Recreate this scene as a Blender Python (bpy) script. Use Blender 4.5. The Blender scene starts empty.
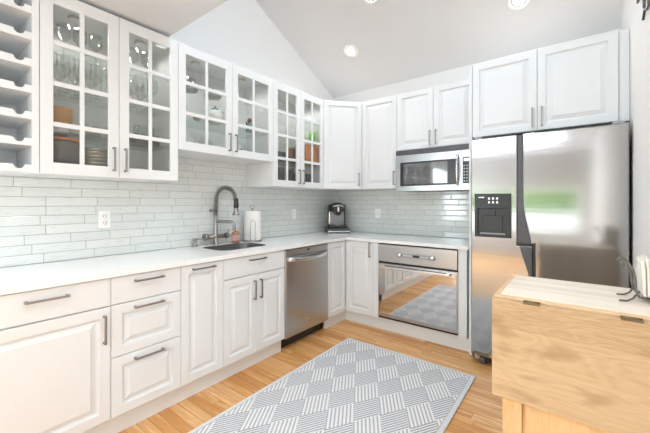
import bpy, bmesh, math, random
from mathutils import Vector, Matrix
random.seed(7)
S = bpy.context.scene
C = S.collection

# ------------------------------------------------------------------ camera, world, light, exposure
cd = bpy.data.cameras.new('camera'); cam = bpy.data.objects.new('camera', cd); C.objects.link(cam)
cam.location = (2.6013, -3.5522, 1.2829)
cam.rotation_euler = (math.radians(90), 0, 0.6579)
cd.sensor_width = 36; cd.lens = 36 * 325.52 / 650; cd.shift_y = -13.55 / 650; cd.clip_start = .02
S.camera = cam
W = bpy.data.worlds.new('daylight'); S.world = W; W.use_nodes = True
W.node_tree.nodes['Background'].inputs[0].default_value = (.86, .94, 1, 1)
W.node_tree.nodes['Background'].inputs[1].default_value = 8.0
S.view_settings.view_transform = 'Standard'; S.view_settings.look = 'None'
S.view_settings.exposure = -0.18; S.view_settings.gamma = 1; S.view_settings.use_curve_mapping = False
S.cycles.max_bounces = 12; S.cycles.diffuse_bounces = 8; S.cycles.glossy_bounces = 5
S.cycles.transparent_max_bounces = 40; S.cycles.sample_clamp_indirect = 6

def area(name, loc, rot, sx, sy, power, color=(1, 1, 1)):
    l = bpy.data.lights.new(name, 'AREA'); l.shape = 'RECTANGLE'; l.size = sx; l.size_y = sy
    l.energy = power; l.color = color
    o = bpy.data.objects.new(name, l); o.location = loc; o.rotation_euler = rot; C.objects.link(o); return o
area('added_vault_fill', (2.15, -1.9, 3.52), (0, math.radians(40), 0), .7, .9, 30, (.82, .92, 1))  # unseen fill added in the vault to brighten the upper left wall
area('added_hall_fill', (1.4, -4.7, 2.40), (math.radians(9), 0, 0), 2.0, .4, 30, (.76, .89, 1))  # unseen fill added under the low ceiling to brighten the kitchen
area('added_side_fill', (-.14, -5.72, 1.30), (0, math.radians(-90), 0), 1.6, 1.85, 140, (.80, .92, 1))  # unseen fill added at the left wall opening to brighten the backsplash
SPOT = 15; PUCK_FILL = 2.3

# ------------------------------------------------------------------ materials
class NT:
    def __init__(s, name):
        s.m = bpy.data.materials.new(name); s.m.use_nodes = True
        s.n = s.m.node_tree.nodes; s.l = s.m.node_tree.links
        s.b = s.n['Principled BSDF']; s.out = s.n['Material Output']
    def put(s, sock, v):
        if hasattr(v, 'is_output'): s.l.new(v, sock)
        elif v is not None:
            if isinstance(v, (tuple, list)) and len(v) == 3 and sock.type == 'RGBA': v = (*v, 1)
            sock.default_value = v
    def math(s, op, a, b=0, c=None):
        n = s.n.new('ShaderNodeMath'); n.operation = op
        s.put(n.inputs[0], a); s.put(n.inputs[1], b)
        if c is not None: s.put(n.inputs[2], c)
        return n.outputs[0]
    def obj(s):
        t = s.n.new('ShaderNodeTexCoord'); return t.outputs['Object']
    def sep(s, v):
        n = s.n.new('ShaderNodeSeparateXYZ'); s.l.new(v, n.inputs[0]); return n.outputs
    def comb(s, x, y, z=0):
        n = s.n.new('ShaderNodeCombineXYZ'); s.put(n.inputs[0], x); s.put(n.inputs[1], y); s.put(n.inputs[2], z); return n.outputs[0]
    def white(s, v):
        n = s.n.new('ShaderNodeTexWhiteNoise'); n.noise_dimensions = '3D'; s.l.new(v, n.inputs['Vector']); return n.outputs['Value']
    def noise(s, v, scale, detail=3, rough=.5, dist=0):
        n = s.n.new('ShaderNodeTexNoise'); s.put(n.inputs['Vector'], v); n.inputs['Scale'].default_value = scale
        n.inputs['Detail'].default_value = detail; n.inputs['Roughness'].default_value = rough; n.inputs['Distortion'].default_value = dist
        return n.outputs['Fac']
    def mapv(s, v, scale):
        n = s.n.new('ShaderNodeMapping'); s.l.new(v, n.inputs[0]); n.inputs['Scale'].default_value = scale; return n.outputs[0]
    def ramp(s, fac, stops):
        n = s.n.new('ShaderNodeValToRGB'); s.put(n.inputs[0], fac); e = n.color_ramp.elements
        while len(e) < len(stops): e.new(.5)
        for k, (p, c) in enumerate(stops): e[k].position = p; e[k].color = (*c, 1)
        return n.outputs[0]
    def mix(s, fac, a, b, mode='MIX'):
        n = s.n.new('ShaderNodeMix'); n.data_type = 'RGBA'; n.blend_type = mode
        s.put(n.inputs[0], fac); s.put(n.inputs[6], a); s.put(n.inputs[7], b); return n.outputs[2]
    def bump(s, h, strength=.2, dist=.002):
        n = s.n.new('ShaderNodeBump'); n.inputs['Strength'].default_value = strength; n.inputs['Distance'].default_value = dist
        s.l.new(h, n.inputs['Height']); s.l.new(n.outputs[0], s.b.inputs['Normal'])
    def set(s, col=None, rough=None, metal=None, **k):
        if col is not None: s.put(s.b.inputs['Base Color'], col)
        if rough is not None: s.put(s.b.inputs['Roughness'], rough)
        if metal is not None: s.put(s.b.inputs['Metallic'], metal)
        for a, v in k.items(): s.put(s.b.inputs[a.replace('_', ' ')], v)
        return s.m

def plain(name, col, rough=.5, metal=0, var=.03, scale=30, **k):
    n = NT(name); f = n.noise(n.obj(), scale, 2)
    c = n.mix(f, tuple(max(0, x - var * x) for x in col), tuple(min(1, x + var * x) for x in col))
    return n.set(c, rough, metal, **k)

M = {}
M['cabinet'] = plain('cabinet_paint', (.755, .775, .785), .32, var=.012, scale=4)
M['interior'] = plain('cabinet_interior', (.74, .735, .70), .5, var=.012)
M['wall'] = plain('wall_paint', (.84, .83, .815), .85, var=.01, scale=6)
M['ceiling_low'] = plain('low_ceiling_bounce_tint', (.66, .695, .73), .9, var=.01, scale=6)  # cooler tint painted in to cancel warm light bounced off the floor
M['rear_dimmed'] = plain('rear_wall_dimmed', (.40, .38, .36), .85, var=.01, scale=6)  # unseen rear wall darkened to dim its reflection in the refrigerator
M['ceiling'] = plain('ceiling_paint', (.77, .77, .77), .9, var=.01, scale=6)
M['nickel'] = plain('brushed_nickel', (.36, .34, .325), .3, 1, var=.08)
M['chrome'] = plain('chrome', (.75, .75, .75), .12, 1, var=.02)
M['dark'] = plain('black_plastic', (.022, .022, .024), .28, var=.1)
M['darkgrey'] = plain('dark_grey_plastic', (.09, .09, .10), .35, var=.1)
M['grey'] = plain('grey_plastic', (.36, .37, .38), .4, var=.05)
M['hinge'] = plain('antique_brass', (.24, .17, .09), .4, .8, var=.2)
M['iron'] = plain('wrought_iron', (.16, .15, .14), .45, .7, var=.2, scale=80)
M['white'] = plain('white_plastic', (.92, .92, .91), .35, var=.01)
M['paper'] = plain('white_paper', (.87, .86, .84), .9, var=.02, scale=90)
M['napkin'] = plain('napkin_paper', (.76, .73, .66), .9, var=.05, scale=60)
M['cream'] = plain('stoneware_cream', (.55, .50, .42), .3, var=.08)
M['stoneware'] = plain('stoneware_grey', (.16, .145, .135), .3, var=.1)
M['copper'] = plain('copper_glaze', (.60, .23, .09), .3, var=.1)
M['tan'] = plain('woven_tan', (.62, .33, .12), .6, var=.2, scale=70)
M['pewter'] = plain('pewter', (.38, .38, .37), .3, .9, var=.06)
M['china'] = plain('china_white', (.80, .80, .78), .15, var=.02)
M['teal'] = plain('teal_glaze', (.16, .36, .40), .2, var=.1)
M['brown'] = plain('brown_glaze', (.22, .10, .05), .3, var=.15)
M['pink'] = plain('pink_glaze', (.62, .38, .36), .3, var=.05)
M['green'] = plain('lime_plastic', (.26, .68, .06), .35, var=.04)
M['palegreen'] = plain('pale_green_plastic', (.55, .68, .48), .35, var=.04)
M['orange'] = plain('orange_card', (.62, .26, .09), .6, var=.1)
M['navy'] = plain('dark_blue_tin', (.07, .08, .11), .4, var=.1)
M['amber'] = plain('amber_soap', (.42, .23, .14), .15, var=.15, scale=50)
M['sink'] = plain('sink_steel', (.33, .33, .33), .35, 1, var=.05)
M['leafgreen'] = plain('hedge_leaves', (.13, .21, .05), .7, var=.5, scale=9)
M['lawn'] = plain('lawn', (.20, .38, .10), .9, var=.3, scale=5)
M['patio'] = plain('patio_concrete', (.72, .71, .68), .9, var=.05, scale=3)

def steel(name, base, rough, vertical=False, wave=.25, grain=.05):
    n = NT(name); v = n.obj()
    sc = (2, 2, 260) if not vertical else (260, 260, 2)
    g = n.noise(n.mapv(v, sc), 1.0, 2)
    c = n.mix(g, tuple(x * (1-grain) for x in base), tuple(min(1, x * (1+grain)) for x in base))
    r = n.math('MULTIPLY_ADD', g, grain, rough - grain*.5)
    w = n.noise(n.mapv(v, (1.1, 1.1, 9)), 1.0, 2)
    n.bump(w, wave, .01)
    return n.set(c, r, 1)
M['steel'] = steel('stainless_steel', (.45, .445, .44), .11, wave=.07, grain=.03)
M['steel2'] = steel('stainless_steel_panel', (.50, .505, .51), .28, wave=.0, grain=.02)

def glass(name, tint, refl, rough=.02):
    n = NT(name); n.n.remove(n.b)
    t = n.n.new('ShaderNodeBsdfTransparent'); t.inputs[0].default_value = (*tint, 1)
    g = n.n.new('ShaderNodeBsdfGlossy'); g.inputs['Roughness'].default_value = rough
    fr = n.n.new('ShaderNodeLayerWeight'); fr.inputs[0].default_value = .5
    fac = n.math('MULTIPLY_ADD', n.math('POWER', fr.outputs['Facing'], 4), .5, refl)
    mx = n.n.new('ShaderNodeMixShader'); n.l.new(fac, mx.inputs[0])
    n.l.new(t.outputs[0], mx.inputs[1]); n.l.new(g.outputs[0], mx.inputs[2]); n.l.new(mx.outputs[0], n.out.inputs[0])
    return n.m
M['pane'] = glass('door_glass', (.955, .955, .945), .035)
M['shelfglass'] = glass('shelf_glass', (.94, .955, .945), .03)
M['glassware'] = glass('clear_glassware', (.955, .96, .955), .05, .03)

def emit(name, col, st):
    n = NT(name); return n.set((.9, .9, .9), .5, 0, Emission_Color=(*col, 1), Emission_Strength=st)
M['bulb_warm'] = emit('bulb_warm', (1, .86, .68), 9)
M['bulb_cool'] = emit('bulb_cool', (.95, .98, 1), 9)
M['led'] = emit('panel_icons', (.8, .85, .85), .7)

def mirror_glass():
    n = NT('oven_mirror_glass'); f = n.noise(n.obj(), 8, 2)
    return n.set(n.mix(f, (.66, .65, .64), (.70, .69, .68)), .03, 1)
M['ovenglass'] = mirror_glass()
n = NT('smoked_glass'); M['smoke'] = n.set(n.mix(n.noise(n.obj(), 5), (.10, .105, .11), (.13, .135, .14)), .06, 0, Specular_IOR_Level=1.0, Coat_Weight=1.0)

def tile_mat(axis):
    n = NT('glass_tile_' + axis); X, Y, Z = n.sep(n.obj())
    h = X if axis == 'x' else Y
    P = .0577
    zz = n.math('DIVIDE', n.math('SUBTRACT', Z, .9165), P)
    row = n.math('FLOOR', zz); fz = n.math('SUBTRACT', zz, row)
    off = n.white(n.comb(row, 3.7, 1.1))
    L = n.math('MULTIPLY_ADD', n.white(n.comb(row, 9.1, 4.2)), .10, .20)
    hh = n.math('DIVIDE', n.math('MULTIPLY_ADD', off, .3, n.math('ADD', h, 10)), L)
    col = n.math('FLOOR', hh); fh = n.math('SUBTRACT', hh, col)
    rid = n.white(n.comb(row, col, .5))
    # distance to tile edge in metres
    ez = n.math('MULTIPLY', n.math('MINIMUM', fz, n.math('SUBTRACT', 1, fz)), P)
    eh = n.math('MULTIPLY', n.math('MINIMUM', fh, n.math('SUBTRACT', 1, fh)), L)
    d = n.math('MINIMUM', ez, eh)
    g = n.math('GREATER_THAN', d, .0013)
    c = n.ramp(rid, [(0, (.69, .735, .72)), (.5, (.725, .765, .75)), (1, (.76, .795, .78))])
    str_ = n.noise(n.mapv(n.obj(), (8, 8, 90)), 1, 2)
    c = n.mix(n.math('MULTIPLY', n.math('GREATER_THAN', n.noise(n.mapv(n.obj(), (14, 14, 150)), 1, 3), .60), .5), n.mix(n.math('MULTIPLY', str_, .35), c, (.80, .83, .82)), (.58, .62, .60))
    c = n.mix(g, (.30, .33, .32), c)
    hgt = n.math('SMOOTH_MIN', d, .005, .002)
    bn = n.n.new('ShaderNodeBump'); bn.inputs['Strength'].default_value = .6; bn.inputs['Distance'].default_value = 1.0
    n.l.new(n.math('MULTIPLY', hgt, .5), bn.inputs['Height']); n.l.new(bn.outputs[0], n.b.inputs['Normal'])
    return n.set(c, n.math('MULTIPLY_ADD', g, -.50, .6), 0, Specular_IOR_Level=1.0)
M['tile_y'] = tile_mat('y'); M['tile_x'] = tile_mat('x')

def floor_mat():
    n = NT('oak_floor'); X, Y, Z = n.sep(n.obj())
    P = .062
    yy = n.math('DIVIDE', Y, P); row = n.math('FLOOR', yy); fy = n.math('SUBTRACT', yy, row)
    L = n.math('MULTIPLY_ADD', n.white(n.comb(row, 2.2, 0)), .6, .55)
    xx = n.math('DIVIDE', n.math('ADD', n.math('ADD', X, 10), n.math('MULTIPLY', n.white(n.comb(row, 7.7, 3)), 2)), L)
    col = n.math('FLOOR', xx); fx = n.math('SUBTRACT', xx, col)
    rid = n.white(n.comb(row, col, 2))
    g1 = n.noise(n.mapv(n.comb(X, n.math('MULTIPLY_ADD', rid, 7, Y), rid), (3, 38, 1)), 1, 5, .6, .8)
    base = n.ramp(rid, [(0, (.55, .25, .072)), (.3, (.68, .35, .12)), (.65, (.78, .44, .175)), (1, (.86, .56, .28))])
    c = n.mix(n.math('MULTIPLY', g1, .9), base, (.48, .20, .05))
    lt = n.ramp(g1, [(.30, (1, 1, 1)), (.48, (0, 0, 0))])
    c = n.mix(n.math('MULTIPLY', n.sep(lt)[0], .5), c, (.92, .66, .37))
    e = n.math('MINIMUM', n.math('MULTIPLY', n.math('MINIMUM', fy, n.math('SUBTRACT', 1, fy)), P),
               n.math('MULTIPLY', n.math('MINIMUM', fx, n.math('SUBTRACT', 1, fx)), L))
    c = n.mix(n.math('LESS_THAN', e, .0011), c, (.20, .09, .03))
    n.bump(g1, .08, .001)
    return n.set(c, n.math('MULTIPLY_ADD', g1, .2, .24), 0, Specular_IOR_Level=.45)
M['floor'] = floor_mat()

def wood(name, light, dark, along='x', plank=.09, knots=True, across='z'):
    n = NT(name); v = n.obj(); s = n.sep(v); ax = dict(x=0, y=1, z=2)
    A = s[ax[along]]; B = s[ax[across]]
    row = n.math('FLOOR', n.math('DIVIDE', B, plank)); rid = n.white(n.comb(row, 5, 2))
    u = n.math('MULTIPLY_ADD', rid, 5, A)
    big = n.noise(n.comb(n.math('MULTIPLY', u, 1.6), n.math('MULTIPLY', B, 7), rid), 1.0, 3, .5, .6)
    ring = n.math('FRACT', n.math('MULTIPLY', big, 14))
    ring = n.math('ABSOLUTE', n.math('SUBTRACT', ring, .5))
    fine = n.noise(n.comb(n.math('MULTIPLY', u, 6), n.math('MULTIPLY', B, 160), rid), 1, 3)
    f = n.math('ADD', n.math('MULTIPLY', ring, .55), n.math('MULTIPLY', fine, .75))
    c = n.mix(f, light, dark)
    c = n.mix(n.math('MULTIPLY_ADD', rid, .6, -.1), c, tuple(min(1, x * 1.18) for x in light))
    if knots:
        k = n.noise(n.comb(n.math('MULTIPLY', A, 3.2), n.math('MULTIPLY', B, 9), 3), 1.5, 2)
        c = n.mix(n.math('MULTIPLY', n.sep(n.ramp(k, [(.56, (0, 0, 0)), (.74, (1, 1, 1))]))[0], .75), c, tuple(x * .8 for x in dark))
    n.bump(fine, .05, .001)
    return n.set(c, .42)
M['leafwood'] = wood('maple_leaf', (.60, .44, .27), (.36, .21, .09), 'x', .13)
M['frontwood'] = wood('birch_front', (.80, .54, .29), (.62, .36, .15), 'z', .12, True, 'x')
M['topwood'] = wood('maple_rail', (.74, .53, .33), (.60, .38, .20), 'x', .2, False, 'y')
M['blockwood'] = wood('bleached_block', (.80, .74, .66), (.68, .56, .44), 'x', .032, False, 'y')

def rug_mat():
    n = NT('woven_rug'); X, Y, Z = n.sep(n.obj())
    u = n.math('DIVIDE', n.math('SUBTRACT', X, 1.108), .187); v = n.math('DIVIDE', n.math('ADD', Y, 1.96), .304)
    p = n.math('ADD', u, v); q = n.math('SUBTRACT', u, v)
    par = n.math('ADD', n.math('FLOOR', n.math('ADD', p, .5)), n.math('FLOOR', n.math('ADD', q, .5)))
    odd = n.math('ABSOLUTE', n.math('SUBTRACT', n.math('MULTIPLY', n.math('FRACT', n.math('MULTIPLY', par, .5)), 2), 0))
    sp = n.math('SINE', n.math('MULTIPLY', p, 2 * math.pi * 7)); sq = n.math('SINE', n.math('MULTIPLY', q, 2 * math.pi * 9))
    fz = n.noise(n.obj(), 160, 2)
    jit = n.math('MULTIPLY', n.math('SUBTRACT', fz, .5), 2.6)
    a = n.ramp(n.math('MULTIPLY_ADD', n.math('ADD', sp, jit), .5, .5), [(.15, (.34, .35, .37)), (.6, (.76, .765, .77))])
    b = n.ramp(n.math('MULTIPLY_ADD', n.math('ADD', sq, jit), .5, .5), [(.15, (.22, .23, .25)), (.7, (.68, .69, .71))])
    c = n.mix(odd, a, b)
    ex = n.math('MINIMUM', n.math('SUBTRACT', X, .897), n.math('SUBTRACT', 2.017, X))
    ey = n.math('MINIMUM', n.math('SUBTRACT', -.985, Y), n.math('ADD', Y, 2.81))
    e = n.math('MINIMUM', ex, ey)
    c = n.mix(n.math('LESS_THAN', e, .03), c, n.mix(n.math('GREATER_THAN', fz, .5), (.52, .53, .55), (.74, .74, .75)))
    c = n.mix(n.math('LESS_THAN', n.math('ABSOLUTE', n.math('SUBTRACT', e, .03)), .003), c, (.40, .41, .43))
    c = n.mix(n.math('MULTIPLY', n.noise(n.obj(), 9, 3), .25), c, (.62, .63, .65))
    n.bump(fz, .3, .003)
    return n.set(c, .95)
M['rug'] = rug_mat()
n = NT('quartz'); f = n.noise(n.obj(), 220, 2); M['quartz'] = n.set(n.ramp(f, [(.3, (.84, .84, .835)), (.6, (.89, .89, .885))]), .16)

# ------------------------------------------------------------------ mesh helpers
class MB:
    """collects shapes in one mesh; an optional frame (O,U,V,N) maps local (u,v,n) to the room"""
    def __init__(s, fr=None): s.bm = bmesh.new(); s.fr = fr; s.sm = []
    def T(s, p):
        if s.fr is None: return Vector(p)
        O, U, V, N = s.fr; return O + U * p[0] + V * p[1] + N * p[2]
    def face(s, vs, smooth=False):
        try: f = s.bm.faces.new(vs); f.smooth = smooth; return f
        except ValueError: return None
    def box(s, a, b, bev=0):
        t = bmesh.new()
        x0, x1 = sorted((a[0], b[0])); y0, y1 = sorted((a[1], b[1])); z0, z1 = sorted((a[2], b[2]))
        vs = [t.verts.new(p) for p in ((x0,y0,z0),(x1,y0,z0),(x1,y1,z0),(x0,y1,z0),(x0,y0,z1),(x1,y0,z1),(x1,y1,z1),(x0,y1,z1))]
        for f in ((3,2,1,0),(4,5,6,7),(0,1,5,4),(1,2,6,5),(2,3,7,6),(3,0,4,7)): t.faces.new([vs[k] for k in f])
        if bev: bmesh.ops.bevel(t, geom=t.edges[:], offset=bev, segments=2, affect='EDGES', profile=.6)
        s.absorb(t); return s
    def absorb(s, t, smooth=None, mat=None):
        mp = {}
        for v in t.verts:
            p = mat @ v.co if mat else v.co
            mp[v] = s.bm.verts.new(s.T(p))
        for f in t.faces: s.face([mp[v] for v in f.verts], f.smooth if smooth is None else smooth)
        t.free()
    def loops(s, rings, close0=True, close1=True, smooth=False, cyc=False):
        R = [[s.bm.verts.new(s.T(p)) for p in r] for r in rings]; k = len(R[0])
        pairs = list(zip(R, R[1:])) + ([(R[-1], R[0])] if cyc else [])
        for A, B in pairs:
            for i in range(k): s.face([A[i], A[(i+1) % k], B[(i+1) % k], B[i]], smooth)
        if close0 and not cyc: s.face(R[0][::-1])
        if close1 and not cyc: s.face(R[-1])
        return s
    def panel(s, w, h, rings, u0=0, v0=0):
        return s.loops([[(u0+i, v0+i, d), (u0+w-i, v0+i, d), (u0+w-i, v0+h-i, d), (u0+i, v0+h-i, d)] for i, d in rings])
    def prism(s, poly, a, b, axis='z', smooth=False):
        """poly in the two other axes, extruded along axis"""
        def P(p, t):
            return {'z': (p[0], p[1], t), 'x': (t, p[0], p[1]), 'y': (p[0], t, p[1])}[axis]
        return s.loops([[P(p, a) for p in poly], [P(p, b) for p in poly]], smooth=smooth)
    def lathe(s, prof, c=(0,0,0), seg=20, smooth=True, axis='z', closed=True):
        rings = []
        for r, z in prof:
            ring = []
            for i in range(seg):
                a = 2*math.pi*i/seg; x, y = max(r,1e-5)*math.cos(a), max(r,1e-5)*math.sin(a)
                q = {'z': (x, y, z), 'x': (z, x, y), 'y': (x, z, y)}[axis]
                ring.append((c[0]+q[0], c[1]+q[1], c[2]+q[2]))
            rings.append(ring)
        return s.loops(rings, closed, closed, smooth)
    def tube(s, path, r, seg=10, smooth=True, caps=True):
        path = [Vector(p) for p in path]; rings = []; prev = None
        for i, p in enumerate(path):
            t = (path[min(i+1, len(path)-1)] - path[max(i-1, 0)]).normalized()
            if prev is None:
                a = Vector((0,0,1)) if abs(t.z) < .9 else Vector((1,0,0)); nx = t.cross(a).normalized()
            else: nx = (prev - t * prev.dot(t)).normalized()
            prev = nx; ny = t.cross(nx); rr = r[i] if isinstance(r, (list, tuple)) else r
            rings.append([tuple(p + nx*rr*math.cos(2*math.pi*k/seg) + ny*rr*math.sin(2*math.pi*k/seg)) for k in range(seg)])
        return s.loops(rings, caps, caps, smooth)
    def sphere(s, c, r, sc=(1,1,1), seg=16):
        t = bmesh.new(); bmesh.ops.create_uvsphere(t, u_segments=seg, v_segments=max(6, seg//2), radius=r)
        s.absorb(t, True, Matrix.Translation(c) @ Matrix.Diagonal((*sc, 1))); return s
    def make(s, name, mat, parent=None, at=None):
        bmesh.ops.recalc_face_normals(s.bm, faces=s.bm.faces[:])
        me = bpy.data.meshes.new(name)
        if at is not None: bmesh.ops.translate(s.bm, verts=s.bm.verts[:], vec=-Vector(at))
        s.bm.to_mesh(me); s.bm.free()
        me.materials.append(M[mat] if isinstance(mat, str) else mat)
        o = bpy.data.objects.new(name, me); C.objects.link(o)
        if at is not None: o.location = at
        if parent is not None:
            o.parent = parent
            p = parent; loc = Vector((0,0,0))
            while p is not None: loc += p.location; p = p.parent
            if s.fr is None or True: o.location = o.location - loc
        return o
# all builders work in room coordinates; an Empty root sits at the base of its thing, unrotated
def tag(o, label, cat, group=None):
    o['label'] = label; o['category'] = cat
    if group: o['group'] = group
    return o
def root(name, loc, label, cat, group=None):
    o = bpy.data.objects.new(name, None); o.empty_display_size = .05; o.location = loc; C.objects.link(o)
    return tag(o, label, cat, group)
def struct(o): o['kind'] = 'structure'; return o
def dup(r, loc, label, group=None, rz=None):
    c = r.copy(); C.objects.link(c); c.location = loc; c['label'] = label
    if group: c['group'] = group
    if rz is not None: c.rotation_euler.z = rz
    for ch in list(r.children):
        d = ch.copy(); C.objects.link(d); d.parent = c
        for g in ch.children:
            e = g.copy(); C.objects.link(e); e.parent = d
    return c
ZV = Vector((0,0,1))
def left(y0, z0, x): return (Vector((x, y0, z0)), Vector((0,1,0)), ZV, Vector((1,0,0)))     # faces +x
def back(x0, z0, y): return (Vector((x0, y, z0)), Vector((1,0,0)), ZV, Vector((0,-1,0)))    # faces -y

# ------------------------------------------------------------------ room shell
XR = 2.882; YB = -7.0; ZC = 2.70; SL = .485; YS = -2.42; ZS = 2.442
zc = lambda y: ZC - SL*y
prof = [(0.12, 0), (0.12, zc(0)+.1), (0, zc(0)+.1), (YS, zc(YS)+.1), (YS, ZS+.1), (YB, ZS+.1), (YB, 0)]
WL = MB(); WY0, WY1, WZ0, WZ1 = -6.7, -4.75, .45, 2.15
WL.prism([(0.12, 0), (0.12, zc(0)+.1), (0, zc(0)+.1), (YS, zc(YS)+.1), (YS, ZS+.1), (WY1, ZS+.1), (WY1, 0)], -.12, 0, 'x')
WL.box((-.12, WY0, WZ1), (0, WY1, ZS+.1)); WL.box((-.12, WY0, 0), (0, WY1, WZ0)); WL.box((-.12, YB, 0), (0, WY0, ZS+.1))
struct(WL.make('wall_left', 'wall'))
b = MB()
for y in (WY0, (WY0+WY1)/2-.03, WY1-.06): b.box((-.10, y, WZ0), (-.02, y+.06, WZ1))
for y0, y1 in ((WY0+.06, (WY0+WY1)/2-.03), ((WY0+WY1)/2+.03, WY1-.06)):
    b.box((-.10, y0, WZ0), (-.02, y1, WZ0+.06)); b.box((-.10, y0, WZ1-.06), (-.02, y1, WZ1))
struct(b.make('added_side_window', 'white'))  # unseen side window, added for cool light and brighter tile reflections
struct(MB().prism(prof, XR, XR+.12, 'x').make('wall_right', 'wall'))
struct(MB().box((0, 0, 0), (XR, .12, zc(0)+.08)).make('wall_back', 'wall'))
struct(MB().prism([(0, zc(0)), (0, zc(0)+.1), (YS, zc(YS)+.1), (YS, zc(YS))], 0, XR, 'x').make('ceiling', 'ceiling'))
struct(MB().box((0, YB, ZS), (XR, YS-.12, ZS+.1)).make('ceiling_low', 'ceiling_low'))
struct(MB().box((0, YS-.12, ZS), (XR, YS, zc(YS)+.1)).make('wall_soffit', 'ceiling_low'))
struct(MB().box((-.12, YB-.12, -.06), (XR+.12, .12, 0)).make('floor', 'floor'))
b = MB(); b.box((-.12, YB-.12, 0), (.2, YB, ZS+.1)); b.box((2.68, YB-.12, 0), (XR+.12, YB, ZS+.1))
b.box((.2, YB-.12, 1.62), (2.68, YB, ZS+.1)); b.box((.2, YB-.12, 0), (2.68, YB, .62)); struct(b.make('wall_front', 'rear_dimmed'))
b = MB()
for x in (.2, 1.41, 2.62): b.box((x, YB-.10, .62), (x+.06, YB-.02, 1.62))
for x0, x1 in ((.26, 1.41), (1.47, 2.62)):
    b.box((x0, YB-.10, .62), (x1, YB-.02, .68)); b.box((x0, YB-.10, 1.56), (x1, YB-.02, 1.62))
struct(b.make('window_1', 'white'))
# garden seen only as the green reflection in the refrigerator
struct(MB().box((-6, -10.2, -.2), (9, YB-.12, -.06)).make('patio', 'patio'))
struct(MB().box((-4, -9.6, -.06), (7, -9.45, 1.02)).make('added_garden_wall', 'patio'))  # unseen wall added to give the white band in the refrigerator reflection
struct(MB().box((-12, -22, -.25), (15, -10.2, -.08)).make('lawn', 'lawn'))
b = MB(); rr = random.Random(3)
for k in range(60):
    b.sphere((-7 + k*.27, -13 + rr.uniform(-.3, .3), .9 + rr.uniform(-.2, 1.4)), .8 + rr.uniform(0, .35), seg=10)
struct(b.make('garden_hedge', 'leafgreen'))

# backsplash: two tiled surfaces on the walls
struct(MB().box((.001, -4.6, .915), (.010, -.010, 1.66)).make('backsplash_left', 'tile_y'))
struct(MB().box((.001, -.010, .915), (1.878, -.001, 1.80)).make('backsplash_back', 'tile_x'))

# ------------------------------------------------------------------ cabinet pieces
FW = .055
RAISED = [(0, 0), (0, .017), (.003, .02), (FW-.003, .02), (FW, .007), (FW+.006, .005), (FW+.011, .005), (FW+.036, .0165), (FW+.038, .0190), (FW+.040, .0190)]
SLAB = [(0, 0), (0, .017), (.003, .02), (.008, .02)]
def front(fr, w, h, rings, name, parent):
    return MB(fr).panel(w, h, rings).make(name, 'cabinet', parent)
def handle(fr, u, v, L, vert, parent, off=.02):
    b = MB(fr); t = .0055; d = .030
    if vert:
        b.box((u-t, v-L/2, off+d-.008), (u+t, v+L/2, off+d), .002)
        for e in (-1, 1): b.box((u-t, v+e*(L/2-.006)-.006, off-.001), (u+t, v+e*(L/2-.006)+.006, off+d-.004), .0015)
    else:
        b.box((u-L/2, v-t, off+d-.008), (u+L/2, v+t, off+d), .002)
        for e in (-1, 1): b.box((u+e*(L/2-.006)-.006, v-t, off-.001), (u+e*(L/2-.006)+.006, v+t, off+d-.004), .0015)
    return b.make('handle', 'nickel', parent)
def glass_door(fr, w, h, rows, parent, hu):
    b = MB(fr); t = .02; tr, br, mv, mh = .068, .062, .021, .025
    b.box((0, 0, 0), (FW, h, t), .002); b.box((w-FW, 0, 0), (w, h, t), .002)
    b.box((FW, 0, 0), (w-FW, br, t-.0005), .0015); b.box((FW, h-tr, 0), (w-FW, h, t-.0005), .0015)
    b.box((w/2-mv/2, br, .0045), (w/2+mv/2, h-tr, t-.0035), .001)
    ph = (h-tr-br-mh*(rows-1))/rows
    for k in range(1, rows):
        z = br + k*ph + (k-1)*mh
        b.box((FW, z, .004), (w-FW, z+mh, t-.002), .0015)
    d = b.make('door', 'cabinet', parent); d['label'] = 'glazed white door with muntins'
    g = MB(fr).box((FW-.004, br-.004, .006), (w-FW+.004, h-tr+.004, .009)).make('glass_pane', 'pane', d)
    handle(fr, hu, .108, .145, True, d)
    return d

# --- base cabinets along the left wall (doors face +x at 0.62)
XD = .600; G = .0015; Z0 = .118; Z1 = .878
def base_left(y0, y1, label, build):
    r = root('base_cabinet', (.3, (y0+y1)/2, .115), label, 'cabinet', None)
    b = MB()
    if build is sinkc:
        w = .016; a, c = y0+.0008, y1-.0008
        b.box((.004, a, .115), (XD-.002, a+w, .8835)); b.box((.004, c-w, .115), (XD-.002, c, .8835)); b.box((.004, a+w, .115), (XD-.002, c-w, .115+w))
        b.box((.004, a+w, .115+w), (.016, c-w, .70)); b.box((XD-.016, a+w, .115+w), (XD-.002, c-w, .8835))
    else: b.box((.004, y0+.0008, .115), (XD-.002, y1-.0008, .8835))
    b.make('body', 'cabinet', r)
    build(r, y0+G, y1-G); return r
def dr(r, y0, y1, z0, z1, rings, hz, L=.165, nm='drawer'):
    fr = left(y0, z0, XD); f = front(fr, y1-y0, z1-z0, rings, nm, r)
    handle(fr, (y1-y0)/2, hz-z0, L, False, f); return f
def bigl(r, y0, y1):
    dr(r, y0, y1, .731, Z1, SLAB, .83)
    fr = left(y0, Z0, XD); d = front(fr, y1-y0, .725-Z0, RAISED, 'door', r); handle(fr, y1-y0-.032, .612-Z0, .15, True, d)
def three(r, y0, y1):
    dr(r, y0, y1, .731, Z1, SLAB, .843); dr(r, y0, y1, .444, .727, RAISED, .695); dr(r, y0, y1, Z0, .440, RAISED, .405)
def pull(r, y0, y1): dr(r, y0, y1, Z0, Z1, RAISED, .850, .165, 'door')
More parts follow.
